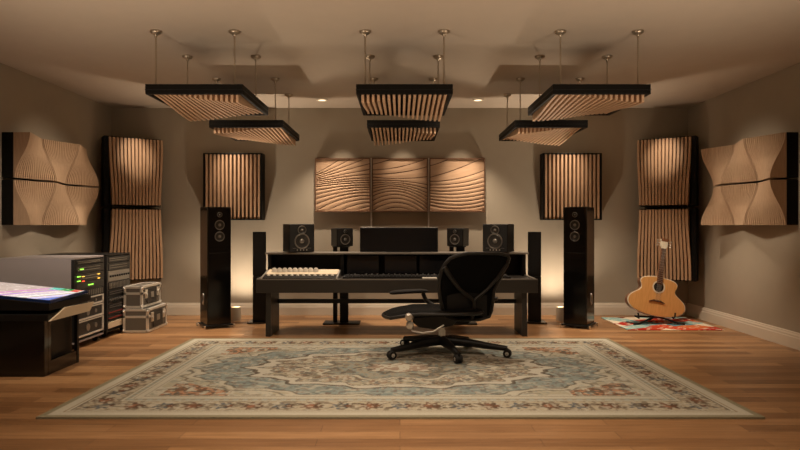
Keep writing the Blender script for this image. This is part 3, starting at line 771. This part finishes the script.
MB().lathe([(.067, .001), (.083, .001), (.083, .003), (.067, .003), (.067, .001)], sh, (0, -1, 0), n=36).build('rosette', M['bind'], gt)
MB().lathe([(0, .001), (.064, .001), (.064, .0025), (0, .0025)], sh, (0, -1, 0), n=36).build('sound_hole', M['backing'], gt)
MB().prism([(-.11, .185), (-.075, .20), (-.05, .213), (.05, .213), (.075, .20), (.11, .185), (.075, .182), (.05, .19), (-.05, .19), (-.075, .182)], -.068, -.056).build('bridge', M['rosewood'], gt, bevel=.002)
nk = MB(); nk.prism([(-.036, .44), (.036, .44), (.028, .90), (-.028, .90)], -.066, -.035); nk.build('neck', M['side'], gt, bevel=.006)
fb = MB(); fb.prism([(-.034, .42), (.034, .42), (.027, .90), (-.027, .90)], -.074, -.066); fbo = fb.build('fretboard', M['rosewood'], gt)
fr = MB()
for k in range(18):
    z = .90-(.90-.08)*(1-2**(-(k+1)/12.))
    if z < .43: break
    w = .027+.007*(.90-z)/.5; fr.box(-w, w, -.0755, -.074, z-.0015, z+.0015)
fr.build('frets', M['steel'], fbo)
hd = MB(); hd.prism([(-.028, .895), (.028, .895), (.045, .925), (.052, 1.025), (.03, 1.04), (0, 1.03), (-.03, 1.04), (-.052, 1.025), (-.045, .925)], -.068, -.045); hdo = hd.build('headstock', M['bind'], gt, bevel=.003)
hp = MB(); hp.prism([(-.04, .998), (.04, .998), (.055, 1.028), (.03, 1.04), (0, 1.03), (-.03, 1.04), (-.055, 1.028)], -.071, -.067); hp.build('headstock_inlay', M['side'], hdo)
for s in (-1, 1):
    for k in range(3):
        z = .935+k*.033
        MB().cyl((s*.045, -.056, z), (s*.085, -.056, z), .005, n=8).lathe([(0, 0), (.014, .003), (.015, .014), (0, .020)], (s*.080, -.056, z), (s, 0, 0), n=12).build('tuning_peg', M['steel'], hdo, smooth=True)
st = MB()
for k in range(6): st.cyl((-.03+k*.012, -.069, .2), (-.02+k*.008, -.076, .90), .0012, n=5)
st.build('strings', M['steel'], gt)

gs = thing('guitar_stand', 'black folding stand holding the guitar, on the small patchwork rug', 'guitar stand', (gx, gy, .008))
def gl(px, z): return X(px, 8.12)-gx
MB().tube([(.0, -.02, .10), (-.10, -.05, .055), (-.22, -.10, .018), (-.30, -.12, .012)], [.014, .013, .012, .012], 10).build('leg', M['black'], gs, smooth=True)
MB().tube([(.05, -.02, .10), (.18, -.06, .055), (.28, -.10, .018), (.36, -.12, .012)], [.014, .013, .012, .012], 10).build('leg', M['black'], gs, smooth=True)
MB().tube([(.03, .0, .10), (.05, .14, .06), (.06, .26, .012)], [.014, .013, .012], 10).build('leg', M['black'], gs, smooth=True)
MB().tube([(-.22, .0, .098), (0, .0, .088), (.22, .0, .092)], .012, 10).build('cross_bar', M['black'], gs, smooth=True)
for s, x in ((-1, -.215), (1, .235)):
    MB().tube([(x, .06, .095), (x, -.075, .085), (x+s*.01, -.088, .10), (x+s*.015, -.088, .155)], .011, 10).build('cradle_arm', M['rubber'], gs, smooth=True)

# ------------------------------------------------------------------ left console with display
cs = thing('console_desk', 'glossy black console desk with a cream end, in front of the racks', 'console', (-3.55, 5.6, 0))
cl = lambda x: x+3.55
cy_ = lambda y: y-5.6
MB().box(cl(-4.10), cl(-3.04), cy_(5.30), cy_(5.36), .0, .49).build('front_panel', M['gloss'], cs, bevel=.004)
MB().box(cl(-3.085), cl(-3.04), cy_(5.36), cy_(5.40), .0, .49).build('corner_post', M['gloss'], cs)
MB().box(cl(-3.07), cl(-3.04), cy_(5.84), cy_(5.875), 0, .49).build('rear_leg', M['black'], cs, bevel=.003)
MB().box(cl(-3.068), cl(-3.045), cy_(5.40), cy_(5.84), .0, .12).build('side_rail', M['gloss'], cs, bevel=.003)
MB().box(cl(-4.10), cl(-3.10), cy_(5.42), cy_(5.86), .02, .46).build('opening_shade_block', M['black'], cs, bevel=.003)  # black block added to make the opening under the desktop dark
q = MB(); q.prism([(5.22, .49), (5.97, .485), (5.985, .56), (5.47, .575), (5.36, .545), (5.22, .545)], cl(-4.10), cl(-2.965), lambda a, b, y: Vector((y, a-5.6, b))); q.build('desktop', M['black'], cs, bevel=.003)
q = MB(); q.prism([(5.22, .487), (5.90, .482), (5.985, .56), (5.47, .574), (5.38, .54)], cl(-2.965), cl(-2.95), lambda a, b, y: Vector((y, a-5.6, b))); q.build('end_panel', M['cream'], cs, bevel=.002)
def bz(x): return .655+(.73-.655)*(-2.96-x)/.74
xL = -4.10
w = MB(); a = [(cl(xL), bz(xL)-.022), (cl(-2.965), bz(-2.965)-.022), (cl(-2.965), .576), (cl(xL), .576)]
w.prism(a, cy_(5.24), cy_(5.95)); w.build('display_bed', M['black'], cs, bevel=.003)
def disp_cols(nx, ny):
    u, v = np.meshgrid(np.linspace(0, 1, nx), np.linspace(0, 1, ny), indexing='xy')
    c = np.ones((ny, nx, 3))*rgb('b9aaa2')
    c = blend(c, rgb('c9bdb6'), (vnoise(u*14, v*8, 2) > .5).astype(float)*.5)
    d = u*3.2-v*.9
    def st(a, b, h): 
        nonlocal c
        c = blend(c, rgb(h), ((d > a) & (d < b)).astype(float))
    st(1.45, 1.62, 'c98fc4'); st(1.78, 1.92, 'b98fd6'); st(1.98, 2.05, 'f2e8f2'); st(2.1, 2.25, 'd0c8d8'); st(2.3, 2.42, 'e8f0f0'); st(2.55, 2.75, 'c8c8f0'); st(2.8, 3.3, '6078c8')
    r = (v > .78)
    c = blend(c, rgb('5fc0b0'), (r & (u > .72) & (u < .82)).astype(float)); c = blend(c, rgb('2f9a50'), (r & (u > .82) & (u < .90)).astype(float)); c = blend(c, rgb('d03020'), (r & (u > .90) & (u < .97)).astype(float))
    c = blend(c, rgb('101828'), ((u > .985) | (v < .03) | (v > .975)).astype(float))
    c = blend(c, rgb('f4ece8'), ((vnoise(u*40, v*30, 7) > .82) & (v > .06) & (v < .94) & (u < .96)).astype(float)*.7)
    return c
o = colored_sheet('flat_display', 140, 60, lambda u, v: np.stack([xL+.01+(-2.97-xL-.01)*u, 5.27+.63*v, bz(xL+.01+(-2.97-xL-.01)*u)+.02*v], -1), .022, disp_cols(140, 60), M['display'], (-3.5, 5.6, .69))
tag(o, 'bright flat display with pink and blue stripes lying on top of the console desk', 'display')

# ------------------------------------------------------------------ equipment racks
RXF = -3.36
def led(parent, px, py, wpx, hpx, m, name='indicator_light'):
    Y = -RXF*F/(400-px); z = Z(py, Y); dy = .8*wpx*Y*Y/(-RXF*F)/2; dz = .45*hpx*Y/F/2
    MB().box(.012, .018, Y-dy-parent['_y'], Y+dy-parent['_y'], z-dz-parent['_z'], z+dz-parent['_z']).build(name, M[m], parent)
def rack(y0, y1, units, label, side='grey'):
    yc = (y0+y1)/2
    t = thing('equipment_rack', label, 'equipment rack', (RXF, yc, 0), 0, 'audio equipment racks along the left wall')
    hd = (y1-y0)/2
    c = MB(); c.box(-.79, -.03, -hd, -hd+.02, .085, .94).box(-.74, -.03, hd-.02, hd, .085, .94).box(-.74, -.72, -hd+.02, hd-.02, .085, .94).box(-.79, 0, -hd, hd, .94, .958).box(-.74, 0, -hd+.0, hd, .065, .085)
    c.build('cabinet', M[side], t, bevel=.003)
    for a in (-hd, hd-.028): MB().box(-.03, .004, a, a+.028, .085, .94).build('front_rail', M['rackface'], t, bevel=.002)
    for cx in (-.68, -.06):
        for cyy in (-hd+.07, hd-.07):
            w = MB(); w.cyl((cx, cyy-.014, .03), (cx, cyy+.014, .03), .03, n=18).box(cx-.015, cx+.015, cyy-.018, cyy+.018, .035, .066); w.build('caster', M['rubber'], t)
    out = []
    for z0, z1, mt, kind in units:
        u = MB().box(-.45, .008, -hd+.03, hd-.03, z0+.003, z1-.003).build('rack_unit', M[mt], t, bevel=.002)
        u['_y'] = yc; u['_z'] = 0.
        out.append(u)
        n = 9
        if kind == 'knobs':
            for k in range(n):
                y = -hd+.07+k*(2*hd-.14)/(n-1); MB().cyl((.008, y, (z0+z1)/2), (.022, y, (z0+z1)/2), min(.012, (z1-z0)*.28), n=12).build('knob', M['rubber' if mt == 'racksil' else 'ring'], u)
        elif kind == 'lines':
            g = MB()
            for k in range(2):
                z = z0+(z1-z0)*(.35+.3*k); g.box(.008, .0105, -hd+.06, hd-.10, z-.003, z+.003)
            g.build('label_strip', M['ring'], u)
        elif kind == 'vents':
            g = MB()
            for k in range(14):
                y = -hd+.06+k*(2*hd-.12)/13; g.box(.008, .012, y-.006, y+.006, z0+.012, z1-.012)
            g.build('front_grille', M['ring'], u)
        elif kind == 'red':
            MB().box(.008, .012, -hd+.03, hd-.03, (z0+z1)/2-.005, (z0+z1)/2+.005).build('red_strip', M['redline'], u)
        elif kind == 'frame':
            g = MB(); g.box(.008, .016, -hd+.03, hd-.03, z0+.004, z0+.022).box(.008, .016, -hd+.03, hd-.03, z1-.016, z1-.004).box(.008, .016, -hd+.03, -hd+.05, z0+.01, z1-.01).box(.008, .016, hd-.06, hd-.03, z0+.01, z1-.01)
            g.build('unit_surround', M['alu'], u)
            MB().cyl((.008, -.05, (z0+z1)/2), (.014, -.05, (z0+z1)/2), (z1-z0)*.22, n=18).build('dial', M['ring'], u)
            MB().cyl((.008, .12, (z0+z1)/2), (.014, .12, (z0+z1)/2), (z1-z0)*.15, n=18).build('dial', M['ring'], u)
    return t, out
r1, u1 = rack(6.39, 7.03, [(.88, .935, 'rackface', 'lines'), (.79, .88, 'rackface', 'lines'), (.70, .79, 'rackface', 'lines'), (.61, .70, 'rackface', 'none'), (.53, .61, 'rackface', 'vents'), (.43, .53, 'rackface', 'frame'), (.29, .43, 'rackface', 'frame'), (.115, .29, 'rackface', 'frame')],
              'grey-sided equipment rack with green and amber lights, nearer of the two racks')
r2, u2 = rack(7.10, 7.71, [(.86, .935, 'rackface', 'lines'), (.77, .86, 'rackface', 'lines'), (.64, .77, 'racksil', 'knobs'), (.55, .64, 'rackface', 'vents'), (.47, .55, 'rackface', 'lines'), (.39, .47, 'rackface', 'knobs'), (.32, .39, 'rackface', 'lines'), (.25, .32, 'rackface', 'red'), (.19, .25, 'rackface', 'red'), (.10, .18, 'cream', 'none')],
              'black equipment rack with a silver unit in the middle, farther of the two racks', 'black')
def leds(u, items):
    for it in items: led(u, *it)
leds(u1[1], [(80.5, 269.3, 4, 2.2, 'ledg')])
leds(u1[2], [(77.5, 276.8, 4, 2.0, 'ledg'), (82, 276.6, 2.6, 1.6, 'leda'), (97.5, 273.8, 2.4, 1.8, 'leda'), (97.5, 278, 2.4, 1.8, 'leda')])
leds(u1[3], [(77.5, 281.3, 4, 2.0, 'ledg'), (82, 281.2, 2.6, 1.5, 'ledr'), (89.5, 284.4, 6, 2.2, 'ledg')])
leds(u1[5], [(97, 319.5, 2.5, 1.3, 'leda')]) if False else None

# ------------------------------------------------------------------ flight cases
def case(xf, y0, y1, z0, z1, wx, label):
    yc = (y0+y1)/2; t = thing('flight_case', label, 'flight case', (xf-wx/2, yc, z0), 0, 'stacked grey flight cases')
    hx = wx/2; hy = (y1-y0)/2; h = z1-z0
    MB().box(-hx+.008, hx-.008, -hy+.008, hy-.008, .008, h-.006).build('body', M['case'], t, bevel=.004)
    e = MB(); r = .014
    for sx in (-1, 1):
        for sy in (-1, 1): e.box(sx*hx-(2*r if sx > 0 else 0), sx*hx+(2*r if sx < 0 else 0), sy*hy-(2*r if sy > 0 else 0), sy*hy+(2*r if sy < 0 else 0), .004, h)
        for z in (.004, h-2*r-.0, h*.62): e.box(sx*hx-(2*r if sx > 0 else 0), sx*hx+(2*r if sx < 0 else 0), -hy, hy, z, z+2*r)
    for sy in (-1, 1):
        for z in (.004, h-2*r, h*.62): e.box(-hx, hx, sy*hy-(2*r if sy > 0 else 0), sy*hy+(2*r if sy < 0 else 0), z, z+2*r)
    e.build('edge_rails', M['alu'], t, bevel=.002)
    for sx in (-1, 1):
        for sy in (-1, 1):
            for z in (.026, h-.026):
                MB().lathe([(0, -.022), (.016, -.016), (.023, 0), (.016, .016), (0, .022)], (sx*(hx-.008), sy*(hy-.008), z), n=12).build('ball_corner', M['steel'], t, smooth=True)
    MB().box(hx-.004, hx+.004, -hy*.50, hy*.50, h*.17, h*.84).build('recessed_dish', M['casedark'], t, bevel=.002)
    q = MB(); q.box(hx+.003, hx+.010, -hy*.16, hy*.16, h*.40, h*.66); q.build('handle', M['racksil'], t, bevel=.003)
    for s in (-1, 1):
        q = MB(); q.box(hx-.002, hx+.009, s*hy*.62-.04, s*hy*.62+.04, h*.42, h*.82); l = q.build('latch', M['steel'], t, bevel=.003)
        MB().cyl((hx+.009, s*hy*.62, h*.62), (hx+.016, s*hy*.62, h*.62), .022, n=16).build('latch_turn', M['alu'], l)
case(-3.03, 7.46, 8.06, .0, .288, .305, 'grey flight case with metal edges on the floor beside the racks, lower of the stack')
case(-3.11, 7.48, 8.06, .290, .56, .225, 'grey flight case with metal edges, on top of another flight case')

# ------------------------------------------------------------------ lights
WARM = (1, .80, .60)
def spot(name, loc, target, power, angle, blend_=.6, size=.04, col=WARM):
    l = bpy.data.lights.new(name, 'SPOT'); l.energy = power; l.spot_size = math.radians(angle); l.spot_blend = blend_; l.shadow_soft_size = size; l.color = col
    o = bpy.data.objects.new(name, l); C.objects.link(o); o.location = loc
    o.rotation_euler = (Vector(target)-Vector(loc)).to_track_quat('-Z', 'Y').to_euler(); return o
zc = ZC-.03
for px in (322, 478): spot('downlight_beam', (X(px, YD), YD, zc), (X(px, YD), YD+.02, 0), 120, 76, .9)
# accent spots on the wall panels
for x in (-.83, .04, .87): spot('panel_accent', (x, 8.2, zc), (x, 8.9, 2.02), 30, 34, 1)
for s in (-1, 1):
    spot('panel_accent', (s*2.38, 8.0, zc), (s*2.38, 8.8, 2.08), 50, 32, 1)
    spot('panel_accent', (s*3.30, 7.7, zc), (s*3.66, 8.6, 2.22), 36, 28, 1)
    spot('side_accent', (s*1.1, 6.4, zc), (s*4.0, 7.2, 1.66), 190, 36, 1, .15)
    spot('corner_downlight', (s*2.75, 7.6, zc), (s*2.95, 7.7, 0), 150, 80, 1)
    for y in (6.55, 3.4, .9):
        spot('room_fill_spot', (s*.85, y, zc), (s*.85, y+.01, 0), {6.55: 65, 3.4: 70, .9: 80}[y], 115, .9)  # added fill spots without fixtures, to brighten the room and ceiling
spot('room_fill_spot', (-2.9, 4.3, zc), (-3.5, 6.2, .3), 75, 75, 1, .08)  # added fill from front left, lifts the rack side and left floor
for x, y in UP: spot('uplight_beam', (x, y, .18), (x, y+.35, .75), 36, 120, .9, .03); spot('uplight_beam', (x, y, .18), (x*.75, y-.9, ZC), 90, 95, 1, .05)
for s in (-1, 1):
    spot('front_fill_spot', (s*2.6, 2.6, .3), (s*1.4, 4.2, ZC), 135, 100, 1, .5)  # added unseen fill aimed upward, brightens the ceiling and softens the shade

w = bpy.data.worlds.new('world'); bpy.context.scene.world = w; w.use_nodes = True
w.node_tree.nodes['Background'].inputs[0].default_value = (1, .8, .6, 1); w.node_tree.nodes['Background'].inputs[1].default_value = .02

cam = bpy.data.cameras.new('camera'); co = bpy.data.objects.new('camera', cam); C.objects.link(co)
co.location = (0, 0, H); co.rotation_euler = (PI/2, 0, 0); cam.sensor_width = 36; cam.lens = 36*F/800; cam.clip_start = .05
cam.dof.use_dof = True; cam.dof.focus_distance = 7.6; cam.dof.aperture_fstop = 2.0
sc = bpy.context.scene; sc.camera = co
sc.view_settings.view_transform = 'Standard'; sc.view_settings.look = 'None'; sc.view_settings.exposure = 1.0; sc.view_settings.gamma = 1; sc.view_settings.use_curve_mapping = False
for o in bpy.data.objects:
    for k in ('_y', '_z'):
        if k in o: del o[k]
